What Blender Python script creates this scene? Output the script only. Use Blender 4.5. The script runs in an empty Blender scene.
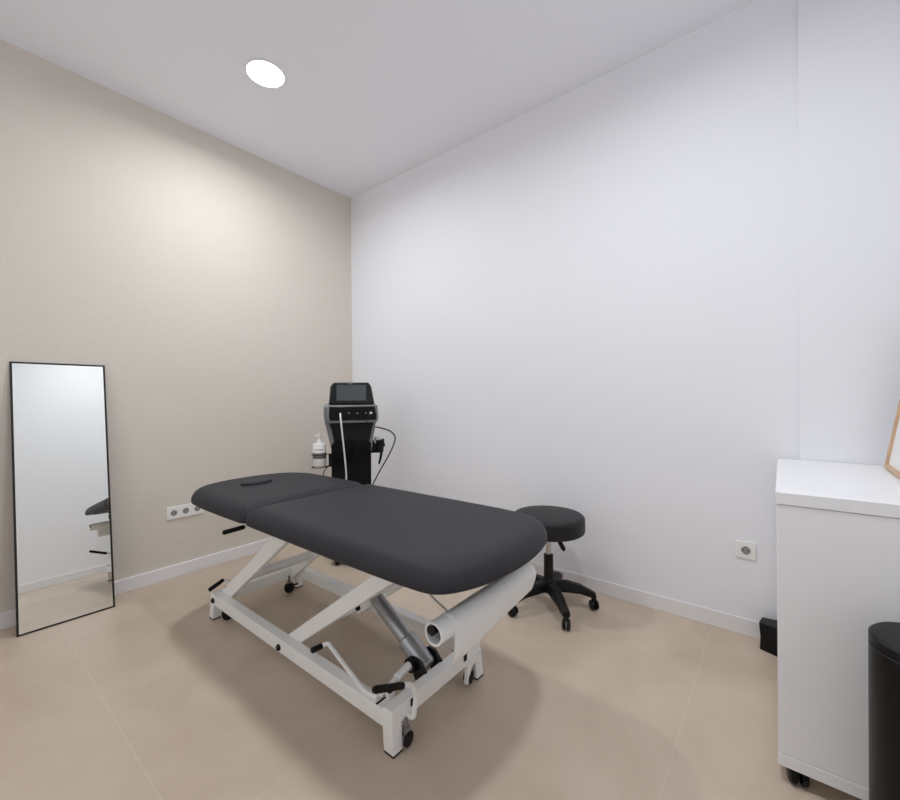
import bpy, bmesh, math, random
from mathutils import Vector, Matrix
random.seed(3)
C = bpy.context.scene.collection
SC = bpy.context.scene
PI = math.pi

# ------------------------------------------------------------------ camera
yaw, pitch, roll, F = -.6753, -.0048, -.0091, 414.3
CAM = Vector((3.163462, -2.491216, 1.18))
fw = Vector((math.sin(yaw)*math.cos(pitch), math.cos(yaw)*math.cos(pitch), math.sin(pitch)))
rt = Vector((math.cos(yaw), -math.sin(yaw), 0)); up = rt.cross(fw)
r2 = rt*math.cos(roll) + up*math.sin(roll)
u2 = -rt*math.sin(roll) + up*math.cos(roll)
cd = bpy.data.cameras.new('camera'); cam = bpy.data.objects.new('camera', cd); C.objects.link(cam)
M = Matrix((r2, u2, -fw)).transposed().to_4x4(); M.translation = CAM
cam.matrix_world = M
cd.sensor_width = 36; cd.lens = F/900*36; cd.clip_start = .02
SC.camera = cam

# ------------------------------------------------------------------ world, view
H = 3.075
X1 = 3.63          # right wall
Y0 = -3.9          # wall behind the camera
w = bpy.data.worlds.new('world'); SC.world = w; w.use_nodes = True
w.node_tree.nodes['Background'].inputs[0].default_value = (.95, .98, 1, 1)
w.node_tree.nodes['Background'].inputs[1].default_value = 1.3
SC.view_settings.view_transform = 'Standard'
SC.view_settings.look = 'None'
SC.view_settings.gamma = 1
SC.view_settings.exposure = 0.0
SC.view_settings.use_curve_mapping = False
try:
    SC.cycles.use_denoising = True
    SC.cycles.max_bounces = 12
    SC.cycles.diffuse_bounces = 8
    SC.cycles.caustics_reflective = True
    SC.cycles.blur_glossy = .2
    SC.cycles.sample_clamp_indirect = 6
except Exception:
    pass
LAMP_W = 16.2
LIGHTS = [(.833, -1.265), (2.75, -1.38)]
LAMP_SCALE = [1.0, 1.0, .8]

# ------------------------------------------------------------------ helpers
def srgb(r, g, b):
    f = lambda c: (c/255/12.92) if c/255 <= .04045 else ((c/255+.055)/1.055)**2.4
    return (f(r), f(g), f(b), 1)

def mat(name, col, rough=.5, metal=0, bump=0, bscale=200, vary=0, vscale=3, spec=.5, coat=0, detail=2):
    m = bpy.data.materials.new(name); m.use_nodes = True
    nt = m.node_tree; b = nt.nodes['Principled BSDF']
    b.inputs['Base Color'].default_value = col
    b.inputs['Roughness'].default_value = rough
    b.inputs['Metallic'].default_value = metal
    b.inputs['Specular IOR Level'].default_value = spec
    if coat: b.inputs['Coat Weight'].default_value = coat; b.inputs['Coat Roughness'].default_value = .15
    tc = nt.nodes.new('ShaderNodeTexCoord')
    if bump:
        n = nt.nodes.new('ShaderNodeTexNoise'); n.inputs['Scale'].default_value = bscale; n.inputs['Detail'].default_value = detail
        nt.links.new(tc.outputs['Object'], n.inputs['Vector'])
        bp = nt.nodes.new('ShaderNodeBump'); bp.inputs['Strength'].default_value = bump; bp.inputs['Distance'].default_value = .002
        nt.links.new(n.outputs['Fac'], bp.inputs['Height']); nt.links.new(bp.outputs['Normal'], b.inputs['Normal'])
    if vary:
        n = nt.nodes.new('ShaderNodeTexNoise'); n.inputs['Scale'].default_value = vscale; n.inputs['Detail'].default_value = 4
        nt.links.new(tc.outputs['Object'], n.inputs['Vector'])
        r = nt.nodes.new('ShaderNodeValToRGB')
        r.color_ramp.elements[0].position = .3; r.color_ramp.elements[1].position = .7
        r.color_ramp.elements[0].color = tuple(c*(1-vary) for c in col[:3]) + (1,)
        r.color_ramp.elements[1].color = tuple(min(1, c*(1+vary)) for c in col[:3]) + (1,)
        nt.links.new(n.outputs['Fac'], r.inputs[0]); nt.links.new(r.outputs[0], b.inputs['Base Color'])
    return m

def box(bm, a, b, rot=None, org=None):
    a = Vector(a); b = Vector(b); c = (a+b)/2; s = b-a
    mm = Matrix.Translation(c)
    vs = bmesh.ops.create_cube(bm, size=1, matrix=mm @ Matrix.Diagonal((abs(s.x), abs(s.y), abs(s.z), 1)))['verts']
    if rot is not None:
        bmesh.ops.transform(bm, matrix=Matrix.Translation(org) @ rot @ Matrix.Translation(-Vector(org)), verts=vs)
    return vs

def prism(bm, pts, axis, a, b):
    """extrude a 2-D outline along an axis between a and b"""
    def P(p, t):
        return {'x': (t, p[0], p[1]), 'y': (p[0], t, p[1]), 'z': (p[0], p[1], t)}[axis]
    v0 = [bm.verts.new(P(p, a)) for p in pts]; v1 = [bm.verts.new(P(p, b)) for p in pts]
    n = len(pts)
    bm.faces.new(v0); bm.faces.new(v1[::-1])
    for i in range(n): bm.faces.new((v0[i], v1[i], v1[(i+1) % n], v0[(i+1) % n]))
    return v0+v1

def ringframe(t):
    t = t.normalized()
    a = Vector((0, 0, 1)) if abs(t.z) < .9 else Vector((1, 0, 0))
    u = t.cross(a).normalized(); v = t.cross(u).normalized()
    return u, v

def sweep(bm, pts, r, n=12, cap=True):
    pts = [Vector(p) for p in pts]
    rs = r if isinstance(r, (list, tuple)) else [r]*len(pts)
    rings = []; u = None
    for i, p in enumerate(pts):
        if i == 0: t = pts[1]-p
        elif i == len(pts)-1: t = p-pts[i-1]
        else: t = (pts[i+1]-p).normalized() + (p-pts[i-1]).normalized()
        if t.length < 1e-9: t = pts[min(i+1, len(pts)-1)]-pts[max(i-1, 0)]
        t.normalize()
        if u is None: u, v = ringframe(t)
        else:
            u = (u - t*u.dot(t)).normalized(); v = t.cross(u).normalized()
        rings.append([bm.verts.new(p + (u*math.cos(2*PI*k/n) + v*math.sin(2*PI*k/n))*rs[i]) for k in range(n)])
    for a, b in zip(rings, rings[1:]):
        for k in range(n): bm.faces.new((a[k], a[(k+1) % n], b[(k+1) % n], b[k]))
    if cap:
        bm.faces.new(rings[0][::-1]); bm.faces.new(rings[-1])

def cyl(bm, a, b, r, n=24, r1=None):
    sweep(bm, [a, b], [r, r if r1 is None else r1], n)

def smoothpath(pts, sub=8):
    pts = [Vector(p) for p in pts]
    q = [pts[0]*2-pts[1]] + pts + [pts[-1]*2-pts[-2]]
    out = []
    for i in range(1, len(q)-2):
        for k in range(sub):
            t = k/sub; p0, p1, p2, p3 = q[i-1], q[i], q[i+1], q[i+2]
            out.append(.5*((2*p1)+(-p0+p2)*t+(2*p0-5*p1+4*p2-p3)*t*t+(-p0+3*p1-3*p2+p3)*t**3))
    out.append(pts[-1]); return out

def fillet(pts, r, sub=6):
    pts = [Vector(p) for p in pts]; out = [pts[0]]
    for i in range(1, len(pts)-1):
        a, b, c = pts[i-1], pts[i], pts[i+1]
        d1 = (a-b); d2 = (c-b); rr = min(r, d1.length*.45, d2.length*.45)
        p = b+d1.normalized()*rr; q = b+d2.normalized()*rr
        for k in range(sub+1):
            t = k/sub; out.append(p*(1-t)**2 + b*2*t*(1-t) + q*t*t)
    out.append(pts[-1]); return out

def lathe(bm, prof, n=40, cx=0, cy=0, cap=True):
    rings = []
    for r, z in prof:
        rings.append([bm.verts.new((cx+r*math.cos(2*PI*k/n), cy+r*math.sin(2*PI*k/n), z)) for k in range(n)])
    for a, b in zip(rings, rings[1:]):
        for k in range(n): bm.faces.new((a[k], a[(k+1) % n], b[(k+1) % n], b[k]))
    if cap:
        bm.faces.new(rings[0][::-1]); bm.faces.new(rings[-1])

def obj(name, bm, m, parent=None, bevel=0, smooth=True, seg=2, world=True):
    """world=True: the mesh was drawn in room coordinates, move it to the parent's frame"""
    bmesh.ops.recalc_face_normals(bm, faces=bm.faces[:])
    root = parent
    off = Vector((0, 0, 0))
    while root is not None:
        off += root.location; root = root.parent
    if world and parent is not None:
        bmesh.ops.translate(bm, verts=bm.verts[:], vec=-off)
    me = bpy.data.meshes.new(name); bm.to_mesh(me); bm.free()
    o = bpy.data.objects.new(name, me); C.objects.link(o)
    if m: me.materials.append(m)
    if parent is not None: o.parent = parent
    if smooth:
        for p in me.polygons: p.use_smooth = True
        try: me.set_sharp_from_angle(angle=math.radians(38))
        except Exception: pass
    if bevel:
        b = o.modifiers.new('bevel', 'BEVEL'); b.width = bevel; b.segments = seg; b.limit_method = 'ANGLE'; b.angle_limit = math.radians(40)
    return o

def thing(name, label, cat, loc=(0, 0, 0), rz=0, group=None):
    o = bpy.data.objects.new(name, None); C.objects.link(o); o.location = loc; o.rotation_euler = (0, 0, rz)
    o.empty_display_size = .1
    o['label'] = label; o['category'] = cat
    if group: o['group'] = group
    return o

def tag(o, label, cat, group=None):
    o['label'] = label; o['category'] = cat
    if group: o['group'] = group
    return o

def struct(name, bm, m, bevel=0, smooth=False):
    o = obj(name, bm, m, bevel=bevel, smooth=smooth); o['kind'] = 'structure'; return o

def copy_tree(o, parent=None):
    c = o.copy(); C.objects.link(c)
    if parent is not None: c.parent = parent
    for ch in [x for x in list(SC.objects) if x.parent == o]: copy_tree(ch, c)
    return c
B = bmesh.new

# ------------------------------------------------------------------ materials
white_wall = mat('white_wall_paint', srgb(241, 241, 246), .75, bump=.05, bscale=90)
ceil_mat = mat('ceiling_paint', srgb(244, 245, 251), .8)
trim_mat = mat('baseboard_paint', srgb(236, 234, 236), .4)
white_metal = mat('white_powder_coat', srgb(246, 246, 244), .35)
black_vinyl = mat('charcoal_vinyl', srgb(50, 49, 54), .6, bump=.12, bscale=900, detail=3, spec=.25)
black_vinyl2 = mat('black_vinyl', srgb(27, 27, 30), .5, bump=.1, bscale=700, spec=.35)
black_plastic = mat('black_plastic', srgb(15, 15, 16), .45, spec=.3)
black_gloss = mat('black_gloss', srgb(8, 9, 10), .25, spec=.25)
black_satin = mat('black_satin', srgb(14, 15, 16), .4, spec=.25)
black_rubber = mat('black_rubber', srgb(13, 12, 12), .6, spec=.25)
grey_plastic = mat('grey_plastic', srgb(128, 128, 128), .4)
silver = mat('silver_paint', srgb(176, 177, 180), .35, metal=.6)
chrome = mat('chrome', srgb(200, 200, 202), .2, metal=1)
paper = mat('white_paper', srgb(240, 240, 238), .8)
white_lam = mat('white_laminate', srgb(244, 244, 246), .35)
white_plastic = mat('white_plastic', srgb(240, 239, 236), .35)
wood = mat('pale_oak', srgb(205, 170, 138), .5, vary=.12, vscale=25)
slot_mat = mat('socket_shade', srgb(150, 146, 142), .5)

def wallpaper():
    m = bpy.data.materials.new('beige_woven_wallpaper'); m.use_nodes = True
    nt = m.node_tree; N = nt.nodes; L = nt.links; b = N['Principled BSDF']
    b.inputs['Roughness'].default_value = .7
    g = N.new('ShaderNodeNewGeometry'); s = N.new('ShaderNodeSeparateXYZ'); L.new(g.outputs['Position'], s.inputs[0])
    def mt(op, a, c=None):
        n = N.new('ShaderNodeMath'); n.operation = op
        for i, v in enumerate((a, c)):
            if v is None: continue
            if isinstance(v, (int, float)): n.inputs[i].default_value = v
            else: L.new(v, n.inputs[i])
        return n.outputs[0]
    tri = mt('PINGPONG', s.outputs['Y'], .045)
    ph = mt('ADD', s.outputs['Z'], tri)
    lines = mt('PINGPONG', ph, .0075)
    lines = mt('DIVIDE', lines, .0075)
    noi = N.new('ShaderNodeTexNoise'); noi.inputs['Scale'].default_value = 90; noi.inputs['Detail'].default_value = 3
    L.new(g.outputs['Position'], noi.inputs['Vector'])
    f = mt('ADD', mt('MULTIPLY', lines, .55), mt('MULTIPLY', noi.outputs['Fac'], .45))
    r = N.new('ShaderNodeValToRGB')
    r.color_ramp.elements[0].position = .15; r.color_ramp.elements[1].position = .85
    r.color_ramp.elements[0].color = srgb(210, 202, 191); r.color_ramp.elements[1].color = srgb(226, 219, 209)
    L.new(f, r.inputs[0]); L.new(r.outputs[0], b.inputs['Base Color'])
    bp = N.new('ShaderNodeBump'); bp.inputs['Strength'].default_value = .25; bp.inputs['Distance'].default_value = .002
    L.new(f, bp.inputs['Height']); L.new(bp.outputs['Normal'], b.inputs['Normal'])
    return m

def floor_tiles():
    m = bpy.data.materials.new('beige_cement_tiles'); m.use_nodes = True
    nt = m.node_tree; N = nt.nodes; L = nt.links; b = N['Principled BSDF']
    b.inputs['Roughness'].default_value = .38; b.inputs['Specular IOR Level'].default_value = .35
    g = N.new('ShaderNodeNewGeometry'); s = N.new('ShaderNodeSeparateXYZ'); L.new(g.outputs['Position'], s.inputs[0])
    def mt(op, a, c=None):
        n = N.new('ShaderNodeMath'); n.operation = op
        for i, v in enumerate((a, c)):
            if v is None: continue
            if isinstance(v, (int, float)): n.inputs[i].default_value = v
            else: L.new(v, n.inputs[i])
        return n.outputs[0]
    def joint(c, off, p):
        q = mt('PINGPONG', mt('SUBTRACT', c, off), p/2)      # 0 on a joint
        return mt('LESS_THAN', q, .0016)
    jx = joint(s.outputs['X'], 2.878, .93); jy = joint(s.outputs['Y'], -2.08, 2.4)
    j = mt('MAXIMUM', jx, jy)
    n1 = N.new('ShaderNodeTexNoise'); n1.inputs['Scale'].default_value = 1.6; n1.inputs['Detail'].default_value = 6; n1.inputs['Roughness'].default_value = .6
    n1.inputs['Distortion'].default_value = .6
    L.new(g.outputs['Position'], n1.inputs['Vector'])
    r = N.new('ShaderNodeValToRGB')
    r.color_ramp.elements[0].position = .3; r.color_ramp.elements[1].position = .72
    r.color_ramp.elements[0].color = srgb(190, 171, 151); r.color_ramp.elements[1].color = srgb(211, 194, 176)
    L.new(n1.outputs['Fac'], r.inputs[0])
    mx = N.new('ShaderNodeMix'); mx.data_type = 'RGBA'
    L.new(mt('MULTIPLY', j, .3), mx.inputs[0]); L.new(r.outputs[0], mx.inputs[6]); mx.inputs[7].default_value = srgb(226, 212, 198)
    L.new(mx.outputs[2], b.inputs['Base Color'])
    return m

# ------------------------------------------------------------------ the room
WLX = -.015
bm = B(); box(bm, (-.1, Y0-.1, -.1), (X1+.1, .1, 0)); struct('floor', bm, floor_tiles())
bm = B(); box(bm, (-.1, Y0-.1, H), (X1+.1, .1, H+.1)); struct('ceiling', bm, ceil_mat)
bm = B(); box(bm, (-.1, Y0, 0), (WLX, .1, H)); struct('wall_left', bm, wallpaper())
bm = B(); box(bm, (WLX, 0, 0), (X1+.1, .1, H)); struct('wall_back', bm, white_wall)
bm = B(); box(bm, (X1, Y0, 0), (X1+.1, 0, H)); struct('wall_right', bm, white_wall)
WX0, WX1, WZ0, WZ1 = .6, 3.0, .9, 2.5  # unseen opening added behind the camera so world light gives soft fill
bm = B(); box(bm, (-.1, Y0-.1, 0), (WX0, Y0, H)); box(bm, (WX1, Y0-.1, 0), (X1+.1, Y0, H)); box(bm, (WX0, Y0-.1, 0), (WX1, Y0, WZ0)); box(bm, (WX0, Y0-.1, WZ1), (WX1, Y0, H)); struct('wall_front', bm, white_wall)
bm = B()
for a_, b_2 in (((WX0, WZ0), (WX1, WZ0+.05)), ((WX0, WZ1-.05), (WX1, WZ1)), ((WX0, WZ0), (WX0+.05, WZ1)), ((WX1-.05, WZ0), (WX1, WZ1)), ((1.775, WZ0), (1.825, WZ1))):
    box(bm, (a_[0], Y0-.07, a_[1]), (b_2[0], Y0-.02, b_2[1]))
struct('added_fill_window_1', bm, trim_mat, bevel=.003)  # frame of the opening added for daylight fill
bm = B(); box(bm, (3.228, -.03, 0), (X1, 0, H)); struct('trim_1', bm, white_wall)
bh, bt = .083, .014
bm = B(); box(bm, (WLX, Y0, 0), (.003, 0, bh)); struct('baseboard_left', bm, trim_mat, bevel=.003)
bm = B(); box(bm, (.003, -bt+.008, 0), (3.228, 0, bh)); struct('baseboard_back', bm, trim_mat, bevel=.003)
bm = B(); box(bm, (X1-bt, Y0, 0), (X1, -.03, bh)); struct('baseboard_right', bm, trim_mat, bevel=.003)
bm = B(); box(bm, (.003, Y0, 0), (X1-bt, Y0+bt, bh)); struct('baseboard_front', bm, trim_mat, bevel=.003)

# ------------------------------------------------------------------ ceiling downlights
em = bpy.data.materials.new('lit_diffuser'); em.use_nodes = True
b_ = em.node_tree.nodes['Principled BSDF']; b_.inputs['Base Color'].default_value = (.9, .9, .9, 1)
b_.inputs['Emission Color'].default_value = (1, .985, .96, 1); b_.inputs['Emission Strength'].default_value = 14
dl_labels = ['lit round recessed downlight in the ceiling in front of the beige wall',
             'round recessed downlight in the ceiling above the foot of the treatment table',
             '']
for (x, y), lab, sc in zip(LIGHTS, dl_labels, LAMP_SCALE):
    t = thing('ceiling_downlight', lab, 'ceiling light', (x, y, H), group='round downlights in the ceiling')
    bm = B(); lathe(bm, [(.100, H), (.108, H), (.110, H-.003), (.106, H-.006), (.100, H-.008), (.100, H)], 48, x, y, cap=False)
    obj('trim_ring', bm, white_plastic, t)
    bm = B(); lathe(bm, [(.0998, H-.001), (.0998, H-.006)], 48, x, y)
    obj('diffuser', bm, em, t)
    ld = bpy.data.lights.new('downlight_lamp', 'AREA'); ld.shape = 'DISK'; ld.size = .19; ld.energy = LAMP_W*sc
    ld.color = (.893, .952, .974)
    ld.spread = math.radians(168)
    lo = bpy.data.objects.new('downlight_lamp', ld); C.objects.link(lo); lo.parent = t; lo.location = (0, 0, -.012)

# ------------------------------------------------------------------ treatment table
T = thing('treatment_table', 'charcoal upholstered height adjustable treatment table on a white metal frame', 'treatment table', (1.45, -1.32, 0))

def outline(pts, closed=True, sub=8):
    pts = [Vector((p[0], p[1], 0)) for p in pts]; n = len(pts); out = []
    for i in range(n):
        p0, p1, p2, p3 = pts[i-1], pts[i], pts[(i+1) % n], pts[(i+2) % n]
        # centripetal-ish: shrink tangents on long neighbours
        d = (p2-p1).length
        m1 = (p2-p0); m2 = (p3-p1)
        m1 = m1.normalized()*min(d, (p1-p0).length*2.2) if m1.length else m1
        m2 = m2.normalized()*min(d, (p3-p2).length*2.2) if m2.length else m2
        for k in range(sub):
            t = k/sub; h00 = 2*t**3-3*t*t+1; h10 = t**3-2*t*t+t; h01 = -2*t**3+3*t*t; h11 = t**3-t*t
            out.append(p1*h00+m1*h10+p2*h01+m2*h11)
    return out

def pad(out, z0, z1, rt_=.066, rb=.014, crown=.002):
    n = len(out); bm = B()
    cx = sum(p.x for p in out)/n; cy = sum(p.y for p in out)/n; cen = Vector((cx, cy, 0))
    area = sum(out[i].x*out[(i+1) % n].y - out[(i+1) % n].x*out[i].y for i in range(n))
    sg = 1 if area > 0 else -1
    nor = []
    for i in range(n):
        t = (out[(i+1) % n]-out[i-1]).normalized(); nor.append(Vector((-t.y, t.x, 0))*sg)     # inward
    prof = []; rv = z1-z0-rb-.002
    for k in range(6):
        a = PI/2*k/5; prof.append((rb*(1-math.sin(a)), z0+rb*(1-math.cos(a))))
    for k in range(9):
        a = PI/2*k/8; prof.append((rt_*(1-math.cos(a)), z1-rv+rv*math.sin(a)))
    rings = []; xa, xb = min(p.x for p in out), max(p.x for p in out); ya_, yb_ = min(p.y for p in out), max(p.y for p in out)
    for d, z in prof:
        rings.append([bm.verts.new((min(max(p.x+q.x*d, xa+d), xb-d), min(max(p.y+q.y*d, ya_+d), yb_-d), z)) for p, q in zip(out, nor)])
    base = [Vector((v.co.x, v.co.y, 0)) for v in rings[-1]]
    for s in (.92, .8):
        rings.append([bm.verts.new((cen.x+(p.x-cen.x)*s, cen.y+(p.y-cen.y)*s, z1+crown*(1-s*s))) for p in base])
    for a, b in zip(rings, rings[1:]):
        for k in range(n): bm.faces.new((a[k], a[(k+1) % n], b[(k+1) % n], b[k]))
    bm.faces.new(rings[0][::-1]); bm.faces.new(rings[-1])
    return bm

ZB, ZT = .641, .719
head_pts = [(1.352, -1.632), (1.340, -1.658), (1.31, -1.668), (1.06, -1.672), (.86, -1.668), (.745, -1.650), (.665, -1.580), (.615, -1.45), (.602, -1.317),
            (.618, -1.18), (.675, -1.06), (.78, -.99), (.89, -.968), (1.06, -.965), (1.29, -.965), (1.335, -.978), (1.352, -1.01)]
main_pts = [(1.357, -1.01), (1.375, -.980), (1.43, -.966), (1.80, -.962), (2.10, -.960), (2.30, -.966), (2.41, -.992), (2.475, -1.055), (2.510, -1.17), (2.524, -1.30),
            (2.517, -1.44), (2.487, -1.56), (2.43, -1.642), (2.34, -1.662), (2.10, -1.668), (1.80, -1.669), (1.405, -1.668), (1.372, -1.658), (1.357, -1.632)]
hp = obj('head_section', pad(outline(head_pts), ZB, ZT), black_vinyl, T)
mp = obj('body_section', pad(outline(main_pts), ZB, ZT), black_vinyl, T)
for o in (hp, mp):
    o.data.set_sharp_from_angle(angle=math.radians(80))
# face hole plug
bm = B(); n = 40; rings = []
for r, z in [(.98, ZT-.01), (1.0, ZT+.004), (1.0, ZT+.009), (.97, ZT+.013), (.90, ZT+.015), (.5, ZT+.016)]:
    rings.append([bm.verts.new((.895+.052*r*math.cos(2*PI*k/n), -1.375+.085*r*math.sin(2*PI*k/n), z)) for k in range(n)])
for a, b in zip(rings, rings[1:]):
    for k in range(n): bm.faces.new((a[k], a[(k+1) % n], b[(k+1) % n], b[k]))
bm.faces.new(rings[0][::-1]); bm.faces.new(rings[-1])
obj('face_hole_plug', bm, black_vinyl, hp).data.set_sharp_from_angle(angle=math.radians(80))

# boards under the pads
bm = B(); prism(bm, [(.76, -1.55), (1.33, -1.58), (1.33, -1.05), (.76, -1.08)], 'z', .632, .646)
obj('pad_board', bm, black_plastic, hp)
bm = B(); prism(bm, [(1.40, -1.60), (2.34, -1.60), (2.43, -1.50), (2.43, -1.15), (2.34, -1.03), (1.40, -1.03)], 'z', .632, .646)
obj('pad_board', bm, black_plastic, mp)

# base frame
YN, YF = -1.56, -1.045
bm = B()
box(bm, (.742, YN, .081), (2.16, YN+.045, .140))
box(bm, (.755, YF-.045, .083), (2.16, YF, .142))
box(bm, (2.115, YN+.001, .092), (2.161, YF-.001, .149))
box(bm, (.754, YN+.045, .083), (.80, YF-.045, .142))
frame = obj('base_frame', bm, white_metal, T, bevel=.003)
def leg(x0, x1, y0, y1, dx=0, dy=0):
    bm = B(); vs = box(bm, (x0, y0, .006), (x1, y1, .10))
    for v in vs:
        if v.co.z < .05: v.co.x += dx; v.co.y += dy
    l = obj('leg', bm, white_metal, T, bevel=.003)
    bm = B(); box(bm, (x0+dx+.001, y0+dy+.001, 0), (x1+dx-.001, y1+dy-.001, .007))
    obj('rubber_foot', bm, black_rubber, l)
    return l
leg(2.114, 2.162, YN-.001, YN+.044, .006, 0)
leg(.740, .785, YN-.001, YN+.044, -.004, -.004)
leg(.753, .80, YF-.044, YF+.001, -.004, .004)
leg(2.114, 2.162, YF-.044, YF+.001, .006, .006)
# caster forks on the foot beam, a small arch each
def arch(x0, x1, yc):
    bm = B()
    pts = [(yc-.055, .02), (yc-.050, .075), (yc-.028, .12), (yc+.05, .12), (yc+.055, .075), (yc+.035, .06), (yc+.015, .082), (yc-.012, .078), (yc-.034, .045), (yc-.040, .02)]
    prism(bm, pts, 'x', x0, x1)
    return obj('caster_bracket', bm, white_metal, T, bevel=.001)
arch(2.152, 2.166, -1.10)
# swivel casters
def caster(x, y, az=0, lever=True, z=.028, k0=1):
    bm = B(); c = Vector((x, y, z)); d = Vector((math.cos(az), math.sin(az), 0))
    for s in (-1, 1):
        a = c+d*(.004*s); b = c+d*(.016*s)
        sweep(bm, [a, a+(b-a)*.15, a+(b-a)*.85, b], [.020*k0, .028*k0, .028*k0, .021*k0], 24)
    k = obj('caster', bm, black_rubber, T)
    bm = B(); cyl(bm, c-d*.003, c+d*.003, .018, 16)
    e = Vector((-d.y, d.x, 0))
    box(bm, (x-.010, y-.010, z+.018), (x+.010, y+.010, z+.040))
    cyl(bm, (x, y, z+.035), (x, y, .10), .006, 12)
    obj('caster_fork', bm, grey_plastic, k)
    if lever:
        bm = B(); cyl(bm, c+e*.02+Vector((0, 0, .01)), c+e*.052+Vector((0, 0, .014)), .005, 10)
        obj('brake_tab', bm, black_plastic, k)
caster(2.166, -1.500, .15, False, .032, .85); caster(2.150, -1.120, .25, True, .032, .85)
caster(.828, -1.508, -.3, False); caster(.80, -1.135, -.5, True)
# black end plugs and bolts
for x, z in ((.778, .105), (1.452, .103)):
    bm = B(); sweep(bm, [(x, YN+.002, z), (x, YN-.003, z), (x, YN-.010, z)], [.014, .014, .010], 16); obj('end_plug', bm, black_plastic, T)
for a_, b_2 in (((2.160, -1.472, .118), (2.164, -1.452, .144)), ((2.160, -1.167, .118), (2.164, -1.147, .144)), ((2.075, -1.512, .156), (2.10, -1.487, .168)),
               ((2.078, YN+.002, .1395), (2.086, YN+.044, .1425)), ((.80, -1.508, .150), (.82, -1.488, .17))):
    bm = B(); box(bm, a_, b_2); obj('end_plug', bm, black_plastic, T, bevel=.0015)
for a_, b_2 in (((2.077, -1.5145, .12), (2.098, -1.485, .157)), ((.80, -1.5085, .10), (.82, -1.488, .151))):
    bm = B(); box(bm, a_, b_2); obj('plug_housing', bm, white_metal, T, bevel=.002)

# scissor arms
def arm(p, q, y0, y1, wd):
    (xa, za), (xb, zb) = p, q
    d = Vector((xb-xa, zb-za)).normalized(); n = Vector((-d.y, d.x))*(wd/2)
    pts = [(xa-n.x, za-n.y), (xb-n.x, zb-n.y), (xb+n.x, zb+n.y), (xa+n.x, za+n.y)]
    bm = B(); prism(bm, pts, 'y', y0, y1)
    return obj('lifting_arm', bm, white_metal, T, bevel=.003)
A0, A1 = (.788, .108), (1.465, .608)
B0, B1 = (1.448, .100), (2.175, .625)
for y0, y1 in ((-1.515, -1.483), (-1.122, -1.09)):
    arm(A0, A1, y0, y1, .068); arm(B0, B1, y0, y1, .060)
def lerp(p, q, t): return (p[0]+(q[0]-p[0])*t, p[1]+(q[1]-p[1])*t)
def cross(p, q, t, hw, hh):
    bm = B()
    x, z = lerp(p, q, t); a = math.atan2(q[1]-p[1], q[0]-p[0])
    box(bm, (x-hw, -1.485, z-hh), (x+hw, -1.12, z+hh), Matrix.Rotation(-a, 4, 'Y'), (x, -1.3, z))
    obj('cross_tube', bm, white_metal, T, bevel=.002)
cross(A0, A1, .32, .030, .018); cross(B0, B1, .46, .028, .018); cross(B0, B1, .08, .02, .015)
for x, z, y in ((1.452, .580, -1.522), (2.135, .580, -1.522), (1.46, .585, -1.13)):
    bm = B(); cyl(bm, (x, y, z), (x, y+.02, z), .02, 16); obj('pivot_bolt', bm, black_plastic, T)

# upper frame below the pads
bm = B()
for y in (-1.485, -1.15):
    box(bm, (.95, y, .60), (2.30, y+.04, .632))
for x in (.97, 1.46, 2.15): box(bm, (x, -1.445, .60), (x+.04, -1.15, .632))
obj('upper_frame', bm, white_metal, T, bevel=.002)

# linear actuator
a = Vector((1.78, -1.30, .325)); b = Vector((2.085, -1.30, .135)); d = (b-a)
bm = B(); sweep(bm, [a, a+d*.03, a+d*.66], [.024, .030, .030], 28); act = obj('actuator', bm, silver, T)
bm = B(); sweep(bm, [a+d*.62, a+d*.64, a+d*.98, a+d], [.034, .040, .040, .034], 28); obj('motor_housing', bm, silver, act)
bm = B(); cyl(bm, a-d*.14, a+d*.02, .012, 14); obj('piston_rod', bm, chrome, act)
bm = B(); box(bm, (1.69, -1.335, .262), (1.80, -1.325, .300), Matrix.Rotation(-.65, 4, 'Y'), (1.74, -1.33, .28))
box(bm, (1.69, -1.275, .262), (1.80, -1.265, .300), Matrix.Rotation(-.65, 4, 'Y'), (1.74, -1.27, .28))
obj('actuator_bracket', bm, white_metal, T, bevel=.001)
bm = B(); cyl(bm, (1.715, -1.345, .268), (1.715, -1.255, .268), .012, 14); obj('actuator_pin', bm, black_plastic, T)
for y in (-1.352, -1.262):
    bm = B(); prism(bm, [(2.035, .165), (2.05, .185), (2.085, .185), (2.125, .145), (2.125, .10), (2.07, .10)], 'y', y, y+.014); obj('motor_mount', bm, black_plastic, T, bevel=.002)
bm = B(); sweep(bm, [a+d*.88+Vector((0, -.062, 0)), a+d*.88+Vector((0, -.040, 0))], .027, 20); obj('mount_collar', bm, black_plastic, T)
bm = B(); cyl(bm, a+d*.88+Vector((0, -.068, 0)), a+d*.88+Vector((0, -.060, 0)), .017, 20); obj('mount_ring', bm, grey_plastic, T)
bm = B(); cyl(bm, (2.075, -1.535, .155), (2.062, -1.43, .165), .008, 12)
cyl(bm, (2.064, -1.445, .163), (2.055, -1.372, .168), .014, 14)
obj('linkage_rod', bm, white_metal, T)

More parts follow.
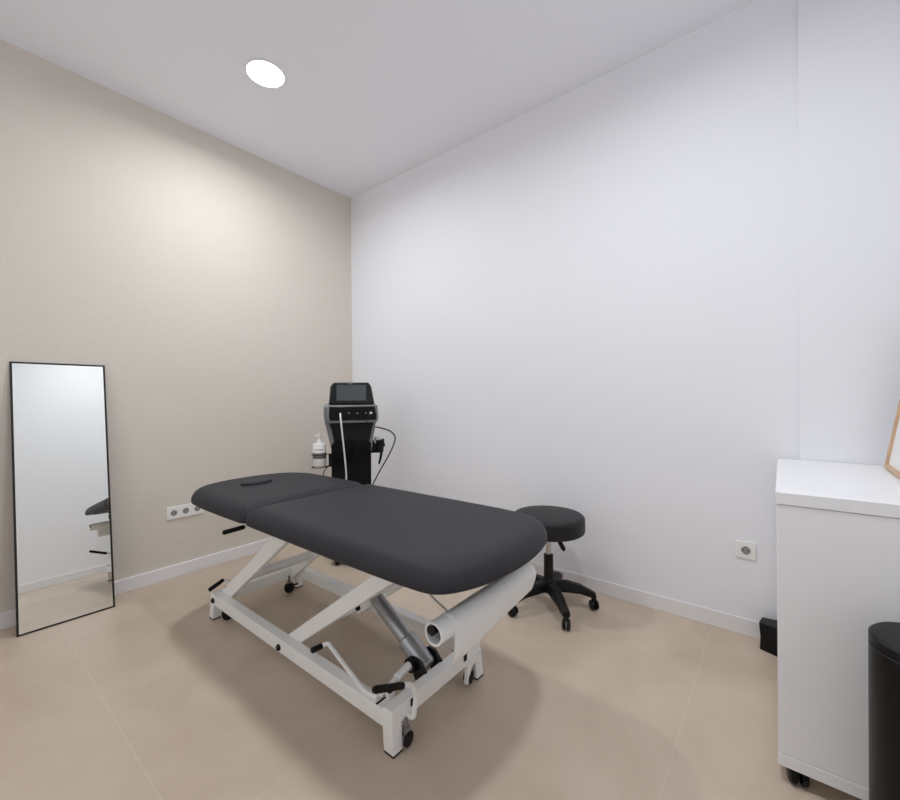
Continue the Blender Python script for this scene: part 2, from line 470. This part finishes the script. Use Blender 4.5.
# foot levers: white bent bars with black grips
def lever(path, g0, g1, rad=.0085, fr=.03):
    bm = B(); sweep(bm, fillet(path, fr), rad, 14); l = obj('foot_lever', bm, white_metal, T)
    bm = B(); sweep(bm, [g0, Vector(g0)+(Vector(g1)-Vector(g0))*.06, Vector(g0)+(Vector(g1)-Vector(g0))*.94, g1], [.009, .0113, .0113, .009], 14)
    obj('grip', bm, black_rubber, l)
lever([(1.706, -1.515, .183), (1.722, -1.497, .190), (1.755, -1.500, .180), (2.01, -1.548, .148), (2.073, -1.543, .150)],
      (1.699, -1.560, .180), (1.707, -1.515, .182), fr=.02)
lever([(2.2, -1.56, .255), (2.2, -1.505, .232), (2.198, -1.482, .18), (2.19, -1.488, .10), (2.155, -1.488, .10)],
      (2.2, -1.668, .302), (2.2, -1.545, .248))
lever([(.722, -1.50, .165), (.722, -1.465, .172), (.724, -1.455, .140), (.73, -1.460, .105), (.765, -1.46, .105)],
      (.72, -1.560, .143), (.72, -1.482, .174), fr=.015)
# backrest lever under the head section
bm = B(); sweep(bm, [(1.22, -1.535, .585), (1.30, -1.52, .60), (1.40, -1.50, .612)], .006, 10); l = obj('backrest_lever', bm, white_metal, T)
bm = B(); g0 = Vector((1.20, -1.683, .587)); g1 = Vector((1.205, -1.585, .588))
g0, g1 = Vector((1.19, -1.678, .580)), Vector((1.20, -1.585, .586))
sweep(bm, [g0, g0+(g1-g0)*.06, g0+(g1-g0)*.95, g1], [.008, .0105, .0105, .009], 14); obj('grip', bm, black_rubber, l)
bm = B(); sweep(bm, [(1.2, -1.59, .586), (1.22, -1.54, .585)], .006, 10); obj('rod', bm, white_metal, l)

# mains cable of the table on the floor
bm = B(); sweep(bm, smoothpath([(1.98, -1.045, .10), (1.99, -1.02, .03), (1.95, -.92, .005), (1.85, -.795, .005), (1.722, -.726, .005), (1.504, -.629, .005), (1.33, -.48, .005), (1.21, -.25, .005), (1.18, -.03, .005)]), .0045, 8)
obj('power_cable', bm, grey_plastic, T)

# paper roll holder (rod and brackets belong to the table)
RX, RZ = 2.40, .527
bm = B(); cyl(bm, (RX-.004, -1.628, RZ+.0035), (RX-.004, -1.05, RZ+.0035), .0145, 20); rod = obj('roll_holder_rod', bm, black_plastic, T)
bm = B(); box(bm, (RX-.02, -1.056, RZ-.012), (RX+.008, -1.048, .61)); box(bm, (RX-.02, -1.15, .600), (RX+.004, -1.048, .612)); box(bm, (2.15, -1.16, .600), (RX+.004, -1.13, .632))
obj('roll_bracket', bm, white_metal, rod, bevel=.001)

# ------------------------------------------------------------------ paper roll on the rod
R = thing('paper_roll', 'nearly used up white paper roll with a sheet hanging below the table foot', 'paper roll', (RX, -1.32, RZ-.035))
ya, yb = -1.622, -1.072
bm = B(); n = 40; ro, ri = .0325, .0265
ringso = []
for (rr, yy) in ((ri, ya), (ro, ya), (ro, yb), (ri, yb)):
    ringso.append([bm.verts.new((RX+rr*math.cos(2*PI*k/n), yy, RZ-.008+rr*math.sin(2*PI*k/n))) for k in range(n)])
for i in range(4):
    a_, b_2 = ringso[i], ringso[(i+1) % 4]
    for k in range(n): bm.faces.new((a_[k], a_[(k+1) % n], b_2[(k+1) % n], b_2[k]))
obj('roll', bm, paper, R)
bm = B(); nu, nv = 24, 16; grid = []
zc = RZ-.008
for i in range(nu+1):
    t = i/nu; y = -1.570+(yb+1.570)*t; row = []
    zb_ = .412+.004*math.sin(t*3.0)+.036*max(0, (t-.28)/.72)
    for j in range(nv+1):
        s = j/nv
        if s < .25:
            aa = math.radians(100*(1-s/.25)); x = RX+(ro+.001)*math.cos(aa); z = zc+(ro+.001)*math.sin(aa)
        else:
            q = (s-.25)/.75; z = zc+(zb_-zc)*q; x = RX+ro+.001 - .012*q*q + .004*math.sin(q*2.5+t*2)
        row.append(bm.verts.new((x, y, z)))
    grid.append(row)
for i in range(nu):
    for j in range(nv): bm.faces.new((grid[i][j], grid[i+1][j], grid[i+1][j+1], grid[i][j+1]))
sh = obj('hanging_sheet', bm, paper, R)
sm = sh.modifiers.new('thick', 'SOLIDIFY'); sm.thickness = .0008

# ------------------------------------------------------------------ rolling stool
SX, SY = 2.131, -.325
S = thing('rolling_stool', 'black round rolling stool with five castors by the white wall', 'stool', (SX, SY, 0))
zt = .524
bm = B(); R_ = .199
prof = [(.12, zt-.098), (R_-.012, zt-.098), (R_-.003, zt-.092), (R_, zt-.08)]
for k in range(7):
    a_ = PI/2*k/6; prof.append((R_-.022*(1-math.cos(a_)), zt-.022+.022*math.sin(a_)-.002))
prof += [(R_-.06, zt+.002), (.08, zt+.005), (.02, zt+.006)]
lathe(bm, prof, 64, SX, SY); seat = obj('seat', bm, black_vinyl2, S); seat.data.set_sharp_from_angle(angle=math.radians(70))
bm = B(); box(bm, (SX-.07, SY-.07, zt-.112), (SX+.07, SY+.07, zt-.098)); obj('seat_plate', bm, black_plastic, S, bevel=.003)
bm = B(); cyl(bm, (SX, SY, .24), (SX, SY, zt-.10), .0145, 20); obj('gas_piston', bm, chrome, S)
bm = B(); lathe(bm, [(.030, .10), (.027, .16), (.026, .288), (.0265, .293), (.016, .294)], 28, SX, SY); obj('column', bm, black_plastic, S)
lv = Vector((math.cos(.15), math.sin(.15), 0))
bm = B(); c0 = Vector((SX, SY, zt-.105)); sweep(bm, smoothpath([c0+lv*.01, c0+lv*.035+Vector((0, 0, -.006)), c0+lv*.055+Vector((0, 0, -.030))], 5), .004, 10)
hl = obj('height_lever', bm, black_plastic, S)
bm = B(); sweep(bm, [c0+lv*.052+Vector((0, 0, -.026)), c0+lv*.066+Vector((0, 0, -.05)), c0+lv*.084+Vector((0, 0, -.080)), c0+lv*.090+Vector((0, 0, -.092))], [.006, .012, .013, .006], 12)
obj('lever_paddle', bm, black_plastic, hl)
bm = B(); lathe(bm, [(.028, .085), (.045, .09), (.048, .135), (.034, .16), (.028, .165)], 32, SX, SY); obj('hub', bm, black_plastic, S)
for i in range(5):
    an = math.radians(-116+72*i); d = Vector((math.cos(an), math.sin(an), 0)); e = Vector((-d.y, d.x, 0)); o0 = Vector((SX, SY, 0))
    bm = B(); secs = [(.02, .026, .150, .055), (.10, .027, .150, .056), (.17, .024, .134, .044), (.22, .020, .110, .036), (.252, .018, .095, .030)]
    rs = []
    for (r_, hw, zc_, hh) in secs:
        cc = o0+d*r_
        rs.append([bm.verts.new(cc+e*(hw*a1)+Vector((0, 0, zc_-hh*a2))) for a1, a2 in ((-1, 1), (-1, .25), (-.6, 0), (.6, 0), (1, .25), (1, 1))])
    for a_, b_2 in zip(rs, rs[1:]):
        for k in range(6): bm.faces.new((a_[k], a_[(k+1) % 6], b_2[(k+1) % 6], b_2[k]))
    bm.faces.new(rs[0]); bm.faces.new(rs[-1][::-1])
    obj('base_leg', bm, black_plastic, S, bevel=.002)
    cc = o0+d*.243; ca = an+[.5, 1.1, .4, 1.3, .7][i]; dd = Vector((math.cos(ca), math.sin(ca), 0)); c = cc+Vector((0, 0, .027))
    bm = B()
    for s in (-1, 1):
        a_ = c+dd*(.003*s); b_2 = c+dd*(.021*s); sweep(bm, [a_, a_+(b_2-a_)*.2, a_+(b_2-a_)*.8, b_2], [.020, .0268, .0255, .018], 24)
    cyl(bm, c+Vector((0, 0, .02)), c+Vector((0, 0, .05)), .014, 12)
    obj('castor', bm, black_plastic, S)

# ------------------------------------------------------------------ therapy device in the corner
MD = 3.05/F
mc = CAM + (fw*F + r2*(351.5-450) + u2*(400-430))*MD
ang = math.atan2(mc.y-CAM.y, mc.x-CAM.x)
PX = 3.05/F                                      # metres per photo pixel there
def Z(y): return CAM.z - (y-395.5)*PX + .023
# local frame: +x to the right in the picture, -y towards the camera
D_ = thing('therapy_device', 'black and grey therapy machine with a screen standing in the room corner', 'medical device', (mc.x, mc.y, 0), ang-PI/2)
def U(x): return (x-351.5)*PX
def lobj(name, bm, m, parent=D_, bevel=0, **k): return obj(name, bm, m, parent, bevel, world=False, **k)
def rrect(cx, cz, w_, h_, r, n=5):
    pts = []
    for (sx, sz, a0) in ((1, 1, 0), (-1, 1, 90), (-1, -1, 180), (1, -1, 270)):
        for k in range(n+1):
            a_ = math.radians(a0+90*k/n); pts.append((cx+sx*(w_/2-r)+r*math.cos(a_), cz+sz*(h_/2-r)+r*math.sin(a_)))
    return pts
# column
bm = B()
secs = [(-.135, .135, -.09, .13, .07), (-.135, .135, -.09, .13, Z(490)), (-.138, .138, -.09, .13, Z(450)), (-.165, .160, -.09, .13, Z(432)), (-.184, .174, -.10, .13, Z(421)), (-.190, .178, -.10, .13, Z(415)), (-.190, .178, -.10, .13, Z(406)), (-.18, .170, -.08, .12, Z(403))]
rs = [[bm.verts.new((x, y, z)) for x, y in ((x0, y0), (x1, y0), (x1, y1), (x0, y1))] for x0, x1, y0, y1, z in secs]
for a_, b_2 in zip(rs, rs[1:]):
    for k in range(4): bm.faces.new((a_[k], a_[(k+1) % 4], b_2[(k+1) % 4], b_2[k]))
bm.faces.new(rs[0]); bm.faces.new(rs[-1][::-1])
lobj('housing', bm, grey_plastic, bevel=.012, seg=3)
bm = B()
prism(bm, [(U(332.5), .09), (U(369.5), .09), (U(370), Z(442)), (U(366), Z(438)), (U(337), Z(438)), (U(332.5), Z(443))], 'y', -.108, -.07)
lobj('front_panel', bm, black_gloss, bevel=.004)
bm = B()
prism(bm, [(U(336), Z(443)), (U(368), Z(443)), (U(371), Z(428)), (U(374), Z(419)), (U(329), Z(419)), (U(333), Z(428))], 'y', -.100, -.07)
lobj('neck_panel', bm, black_plastic, bevel=.006)
bm = B(); prism(bm, [(U(330.5), Z(421.5)), (U(375.5), Z(421.5)), (U(377), Z(417)), (U(376), Z(404.5)), (U(330.5), Z(404.5)), (U(328.5), Z(417))], 'y', -.150, -.08)
lobj('console_surround', bm, grey_plastic, bevel=.006)
bm = B(); prism(bm, [(U(332), Z(419)), (U(374.5), Z(419)), (U(375), Z(415)), (U(373.5), Z(406)), (U(331.5), Z(406)), (U(331), Z(415))], 'y', -.158, -.12)
cons = lobj('control_panel', bm, black_gloss, bevel=.004)
for x, m, r_ in ((341.4, chrome, .008), (349.3, chrome, .007), (357.2, chrome, .007), (365, grey_plastic, .006), (369.8, white_plastic, .009)):
    bm = B(); sweep(bm, [(U(x), -.150, Z(412.2)), (U(x), -.166, Z(412.2)), (U(x), -.172, Z(412.2))], [r_, r_, r_*.6], 16); lobj('connector', bm, m, cons)
# screen head, tilted back
tilt = Matrix.Rotation(math.radians(-14), 4, 'X'); so = Vector((0, -.13, Z(404.5)))
def tilted(bm):
    bmesh.ops.transform(bm, matrix=Matrix.Translation(so) @ tilt @ Matrix.Translation(-so), verts=bm.verts[:])
k_ = 1/math.cos(math.radians(14))
def ZZ(y): return Z(404.5)+(Z(y)-Z(404.5))*k_
bm = B(); prism(bm, [(U(331.3), ZZ(404.5)), (U(373.0), ZZ(404.5)), (U(370.2), ZZ(387)), (U(367.8), ZZ(383.3)), (U(335.6), ZZ(383.3)), (U(332.8), ZZ(387))], 'y', -.150, -.10)
tilted(bm); hd = lobj('screen_head', bm, black_satin, bevel=.008, seg=3)
bm = B(); prism(bm, [(U(330.4), ZZ(405.2)), (U(373.8), ZZ(405.2)), (U(371), ZZ(387)), (U(368.3), ZZ(382.6)), (U(334.6), ZZ(382.6)), (U(331.8), ZZ(387))], 'y', -.138, -.085)
tilted(bm); lobj('head_back', bm, grey_plastic, bevel=.008, seg=3)
scr = mat('dark_screen', srgb(70, 73, 78), .25)
bm = B(); box(bm, (U(338.0), -.1525, ZZ(401)), (U(365.4), -.149, ZZ(386))); tilted(bm); lobj('screen', bm, scr, hd)
bm = B(); box(bm, (U(349), -.1515, ZZ(385.0)), (U(353), -.149, ZZ(384.4))); tilted(bm); lobj('badge', bm, grey_plastic, hd)
# base and wheels
bm = B(); prism(bm, rrect(0, .03, .30, .30, .04), 'z', .055, .09); lobj('base', bm, grey_plastic, bevel=.006)
for sx in (-1, 1):
    for sy in (-1, 1):
        bm = B(); cyl(bm, (sx*.11-.012, .03+sy*.11, .027), (sx*.11+.012, .03+sy*.11, .027), .027, 20); cyl(bm, (sx*.11, .03+sy*.11, .03), (sx*.11, .03+sy*.11, .06), .008, 10); lobj('castor', bm, black_rubber)
# holder for the hand piece on the right side
bm = B(); box(bm, (.12, -.03, Z(453)), (U(379), .03, Z(446.5))); box(bm, (U(372.5), -.045, Z(447)), (U(384), .045, Z(443.5)))
cyl(bm, (U(379), -.035, Z(452)), (U(379), -.035, Z(440)), .028, 18)
box(bm, (U(380.5), -.05, Z(444)), (U(383.3), -.02, Z(439)))
box(bm, (U(372), -.02, Z(448)), (U(374), .02, Z(441)))
hold = lobj('handpiece_holder', bm, black_plastic, bevel=.003)
bm = B(); lathe(bm, [(.008, Z(442)), (.020, Z(441)), (.023, Z(438.5)), (.016, Z(436.6)), (.004, Z(436))], 20, U(376.5), -.02); lobj('clear_cap', bm, mat('frosted_cap', srgb(205, 205, 208), .3), hold)
bm = B(); sweep(bm, [(U(380.8), -.04, Z(450)), (U(379.6), -.04, Z(458)), (U(378), -.04, Z(464))], [.011, .009, .007], 12); lobj('handpiece', bm, black_plastic)
# cables
bm = B(); sweep(bm, smoothpath([(U(341.4), -.172, Z(412.2)), (U(341.8), -.205, Z(417)), (U(343.2), -.205, Z(432)), (U(345.2), -.17, Z(455)), (U(346.2), -.14, Z(474)), (U(344.5), -.13, Z(492)), (U(340), -.13, Z(520)), (U(342), -.14, Z(545))]), .0056, 10); lobj('white_cable', bm, white_plastic)
bm = B(); sweep(bm, smoothpath([(U(367.5), -.172, Z(413.5)), (U(366), -.20, Z(418)), (U(361), -.19, Z(436)), (U(354), -.15, Z(456)), (U(348.5), -.135, Z(470)), (U(346.5), -.14, Z(482)), (U(347), -.14, Z(510))]), .0032, 8); lobj('thin_cable', bm, black_plastic)
bm = B(); sweep(bm, smoothpath([(U(368), .02, Z(427)), (U(372), .0, Z(426.8)), (U(380), -.03, Z(428)), (U(389.5), -.05, Z(431.5)), (U(394), -.05, Z(437)), (U(393), -.05, Z(444)), (U(388), -.05, Z(455)), (U(381.5), -.05, Z(466)), (U(375.5), -.06, Z(476)), (U(370.5), -.08, Z(486)), (U(367.5), -.10, Z(500)), (U(368), -.12, Z(530))]), .0048, 10); lobj('loop_cable', bm, black_plastic)
bm = B(); sweep(bm, smoothpath([(U(332.5), -.03, Z(461)), (U(328.8), -.05, Z(464)), (U(325.2), -.05, Z(469)), (U(324.6), -.05, Z(474)), (U(327), -.05, Z(480)), (U(330), -.05, Z(500))]), .0035, 8); lobj('side_cable', bm, black_plastic)
# wire holder for the gel bottle
bm = B(); bc = (U(321.0), -.03)
def ring(z, r_, t=.0025):
    sweep(bm, [(bc[0]+r_*math.cos(2*PI*k/28), bc[1]+r_*math.sin(2*PI*k/28), z) for k in range(29)], t, 6, cap=False)
ring(Z(452.5), .054); ring(Z(464.5), .054)
sweep(bm, [(bc[0]-.054, bc[1], Z(464.5)), (bc[0]+.054, bc[1], Z(464.5))], .0025, 6)
sweep(bm, [(bc[0], bc[1]-.054, Z(464.5)), (bc[0], bc[1]+.054, Z(464.5))], .0025, 6)
for z in (Z(452.5), Z(464.5)): sweep(bm, [(bc[0]+.054, bc[1], z), (-.13, bc[1], z)], .003, 6)
box(bm, (U(329.5), -.045, Z(464)), (U(333.2), -.015, Z(452)))
lobj('bottle_holder', bm, black_plastic)

# the bottle: rests in the holder, a thing of its own
rotm = Matrix.Rotation(ang-PI/2, 4, 'Z')
bw = Vector((mc.x, mc.y, 0)) + rotm @ Vector((bc[0], bc[1], 0))
GB = thing('pump_bottle', 'white pump bottle with a grey band held beside the therapy machine', 'bottle', (bw.x, bw.y, Z(464.0)), ang-PI/2)
z0, z1 = Z(464.0), Z(441.5)
def gob(name, bm, m, parent=None):
    p = parent or GB
    bmesh.ops.translate(bm, verts=bm.verts[:], vec=(0, 0, -z0)); return obj(name, bm, m, p, world=False)
bm = B(); lathe(bm, [(.030, z0), (.042, z0+.002), (.0455, z0+.008), (.0455, z1-.008), (.041, z1), (.016, z1+.004), (.016, z1+.012)], 36); gob('bottle_body', bm, white_plastic)
bm = B(); lathe(bm, [(.0459, Z(456)), (.0463, Z(455.8)), (.0463, Z(450.7)), (.0459, Z(450.5))], 36, cap=False); gob('grey_band', bm, mat('grey_print', srgb(105, 103, 100), .5))
bm = B(); lathe(bm, [(.0458, Z(447.6)), (.0460, Z(447.5)), (.0460, Z(447.0)), (.0458, Z(446.9))], 36, cap=False)
bmesh.ops.delete(bm, geom=[v for v in bm.verts if v.co.y > -.034], context='VERTS'); gob('print_line', bm, grey_plastic)
bm = B(); lathe(bm, [(.017, z1+.004), (.017, z1+.02), (.008, z1+.026), (.006, z1+.045), (.006, z1+.05)], 24); cyl(bm, (0, 0, z1+.05), (0, 0, z1+.066), .014, 16)
cyl(bm, (0, 0, z1+.058), (-.030, -.02, z1+.054), .006, 10); gob('pump_head', bm, white_plastic)

# ------------------------------------------------------------------ leaning mirror
b0 = Vector((.168, -2.240, 0)); b1 = Vector((.175, -1.848, 0)); topx = .02; zt_ = 1.394
LM = thing('leaning_mirror', 'tall narrow mirror in a thin black frame leaning on the beige wall', 'mirror', (.15, -2.044, 0))
e1 = (b1-b0); W_ = e1.length; e1.normalize()
e2 = (Vector((-.005, (b0.y+b1.y)/2, zt_)) - (b0+b1)/2); e2 -= e1*e2.dot(e1); HH = e2.length; e2.normalize()
nn = e1.cross(e2).normalized()
if nn.x < 0: nn = -nn
def mbox(bm, u0, u1, v0, v1, d0, d1):
    vs = []
    for d in (d0, d1):
        vs.append([bm.verts.new(b0+e1*u+e2*v+nn*d) for u, v in ((u0, v0), (u1, v0), (u1, v1), (u0, v1))])
    a_, b_2 = vs; bm.faces.new(a_); bm.faces.new(b_2[::-1])
    for k in range(4): bm.faces.new((a_[k], a_[(k+1) % 4], b_2[(k+1) % 4], b_2[k]))
f_ = .009
bm = B(); mbox(bm, 0, f_, 0, HH, -.009, 0); mbox(bm, W_-f_, W_, 0, HH, -.009, 0); mbox(bm, f_, W_-f_, 0, f_, -.009, 0); mbox(bm, f_, W_-f_, HH-f_, HH, -.009, 0); mbox(bm, f_, W_-f_, f_, HH-f_, -.009, -.0065)
obj('mirror_frame', bm, mat('dark_frame', srgb(22, 19, 17), .5), LM, smooth=False)
mm = bpy.data.materials.new('mirror_glass'); mm.use_nodes = True; q = mm.node_tree.nodes['Principled BSDF']
q.inputs['Metallic'].default_value = 1; q.inputs['Roughness'].default_value = 0; q.inputs['Base Color'].default_value = (.88, .90, .875, 1)
bm = B(); mbox(bm, f_, W_-f_, f_, HH-f_, -.006, -.0015); obj('mirror_glass', bm, mm, LM, smooth=False)

# ------------------------------------------------------------------ wall sockets
def sockets(name, label, origin, du, n, pitch=.071, wplate=.082, outn=Vector((1, 0, 0))):
    """origin: centre of the first socket on the wall"""
    t = thing(name, label, 'socket', origin)
    o = Vector(origin); upv = Vector((0, 0, 1)); du = Vector(du)
    Lh = (n-1)*pitch
    def pb(bm, u0, u1, v0, v1, d0, d1):
        vs = []
        for d in (d0, d1): vs.append([bm.verts.new(o+du*u+upv*v+outn*d) for u, v in ((u0, v0), (u1, v0), (u1, v1), (u0, v1))])
        a_, b_2 = vs; bm.faces.new(a_); bm.faces.new(b_2[::-1])
        for k in range(4): bm.faces.new((a_[k], a_[(k+1) % 4], b_2[(k+1) % 4], b_2[k]))
    bm = B(); pb(bm, -wplate/2, Lh+wplate/2, -wplate/2, wplate/2, .0005, .009); obj('face_plate', bm, white_plastic, t, bevel=.0025)
    for i in range(n):
        c = o+du*(pitch*i); bm = B()
        # raised collar; a flat grey disc paints in the shade of the well
        sweep(bm, [c+outn*.0085, c+outn*.0105], [.0235, .0235], 32)
        s = obj('socket_insert', bm, white_plastic, t, bevel=.0008)
        bm = B(); sweep(bm, [c+outn*.0104, c+outn*.0108], .0195, 32); wl = obj('socket_well', bm, slot_mat, s)
        bm = B()
        for k in (-1, 1): sweep(bm, [c+du*(.0095*k)+outn*.0105, c+du*(.0095*k)+outn*.0112], .0034, 14)
        for k in (-1, 1): sweep(bm, [c+upv*(.0165*k)+outn*.0105, c+upv*(.0165*k)+outn*.0114], .003, 8)
        obj('pin_hole', bm, black_plastic, s)
    return t
sockets('wall_socket', 'white triple power socket low on the beige wallpapered wall', (WLX, -1.492, .430), (0, 1, 0), 3, outn=Vector((1, 0, 0)))
sockets('wall_socket', 'white single power socket low on the white wall beside the cabinet', (3.023, 0, .421), (-1, 0, 0), 1, outn=Vector((0, -1, 0)))

# ------------------------------------------------------------------ white cabinet on castors
CX0, CX1, CY0, CY1 = 3.147, X1-.008, -.885, -.036
K = thing('rolling_cabinet', 'white rolling cabinet with a thick top against the right wall', 'cabinet', (3.38, -.47, 0))
bm = B(); box(bm, (CX0+.003, CY0+.002, .05), (CX1-.002, CY1-.002, .086)); obj('plinth', bm, white_lam, K, bevel=.0012)
bm = B(); box(bm, (CX0+.003, CY0+.003, .0875), (CX1-.002, CY1-.002, .846)); obj('body', bm, white_lam, K, bevel=.0015)
bm = B(); box(bm, (CX0, CY0, .848), (CX1, CY1, .885)); obj('top', bm, white_lam, K, bevel=.0015)
for x, y in ((3.196, -.860), (3.55, -.860), (3.20, -.10), (3.55, -.10)):
    bm = B(); c = Vector((x, y, .0255)); dd = Vector((math.cos(.25), math.sin(.25), 0))
    for s in (-1, 1):
        a_ = c+dd*(.003*s); b_2 = c+dd*(.024*s); sweep(bm, [a_, a_+(b_2-a_)*.2, a_+(b_2-a_)*.8, b_2], [.019, .0252, .0252, .019], 24)
    cyl(bm, (x, y, .03), (x, y, .05), .012, 14)
    obj('castor', bm, black_gloss, K)

# picture frame leaning on the right wall, standing on the cabinet
zt2 = .8895
P0 = Vector((3.478, -.135, zt2)); lean = math.radians(9.0)
PF = thing('picture_frame', 'pale wooden picture frame standing on the white cabinet top', 'picture frame', P0)
fh, fwid, fbar, fd = .64, .46, .017, .018
ea = Vector((0, -1, 0)); eb = Vector((math.sin(lean), 0, math.cos(lean))); en = Vector((-math.cos(lean), 0, math.sin(lean)))
def fb(bm, u0, u1, v0, v1, d0, d1):
    vs = []
    for d in (d0, d1): vs.append([bm.verts.new(P0+ea*u+eb*v+en*d) for u, v in ((u0, v0), (u1, v0), (u1, v1), (u0, v1))])
    a_, b_2 = vs; bm.faces.new(a_); bm.faces.new(b_2[::-1])
    for k in range(4): bm.faces.new((a_[k], a_[(k+1) % 4], b_2[(k+1) % 4], b_2[k]))
bm = B(); fb(bm, 0, fbar, 0, fh, -fd, 0); fb(bm, fwid-fbar, fwid, 0, fh, -fd, 0); fb(bm, fbar, fwid-fbar, 0, fbar, -fd, 0); fb(bm, fbar, fwid-fbar, fh-fbar, fh, -fd, 0)
obj('frame_bars', bm, wood, PF, bevel=.001, smooth=False)
bm = B(); fb(bm, fbar, fwid-fbar, fbar, fh-fbar, -.015, -.009); obj('white_sheet', bm, paper, PF, smooth=False)

# black pedal bin in the foreground
BX, BY, BR, BZ = 3.429, -1.062, .102, .604
PB = thing('waste_bin', 'tall black round waste bin standing in front of the white cabinet', 'bin', (BX, BY, 0))
bm = B(); lathe(bm, [(BR-.012, 0), (BR-.004, .004), (BR-.004, .03), (BR, .035), (BR, BZ-.03), (BR-.003, BZ-.027)], 64, BX, BY); obj('bin_body', bm, black_satin, PB)
bm = B(); lathe(bm, [(BR-.004, BZ-.026), (BR, BZ-.022), (BR, BZ-.006), (BR-.006, BZ), (BR-.02, BZ+.001), (.01, BZ+.001)], 64, BX, BY); obj('bin_lid', bm, black_plastic, PB)

# black low box seen behind the cabinet
bm = B()
pts = [(3.078, -.10), (3.140, -.125), (3.20, -.125), (3.20, -.03), (3.085, -.03)]
v0 = [bm.verts.new((x, y, 0)) for x, y in pts]
v1 = [bm.verts.new((x+(.003 if i == 0 else 0), y, .06)) for i, (x, y) in enumerate(pts)]
v2 = [bm.verts.new((x+(-.003 if i == 0 else 0), y, .124+(.006 if x > 3.1 else 0))) for i, (x, y) in enumerate(pts)]
for a_, b_2 in ((v0, v1), (v1, v2)):
    for k in range(5): bm.faces.new((a_[k], a_[(k+1) % 5], b_2[(k+1) % 5], b_2[k]))
bm.faces.new(v0[::-1]); bm.faces.new(v2)
tag(obj('floor_box', bm, black_satin, bevel=.004), 'low black box on the floor showing behind the left side of the white cabinet', 'box')
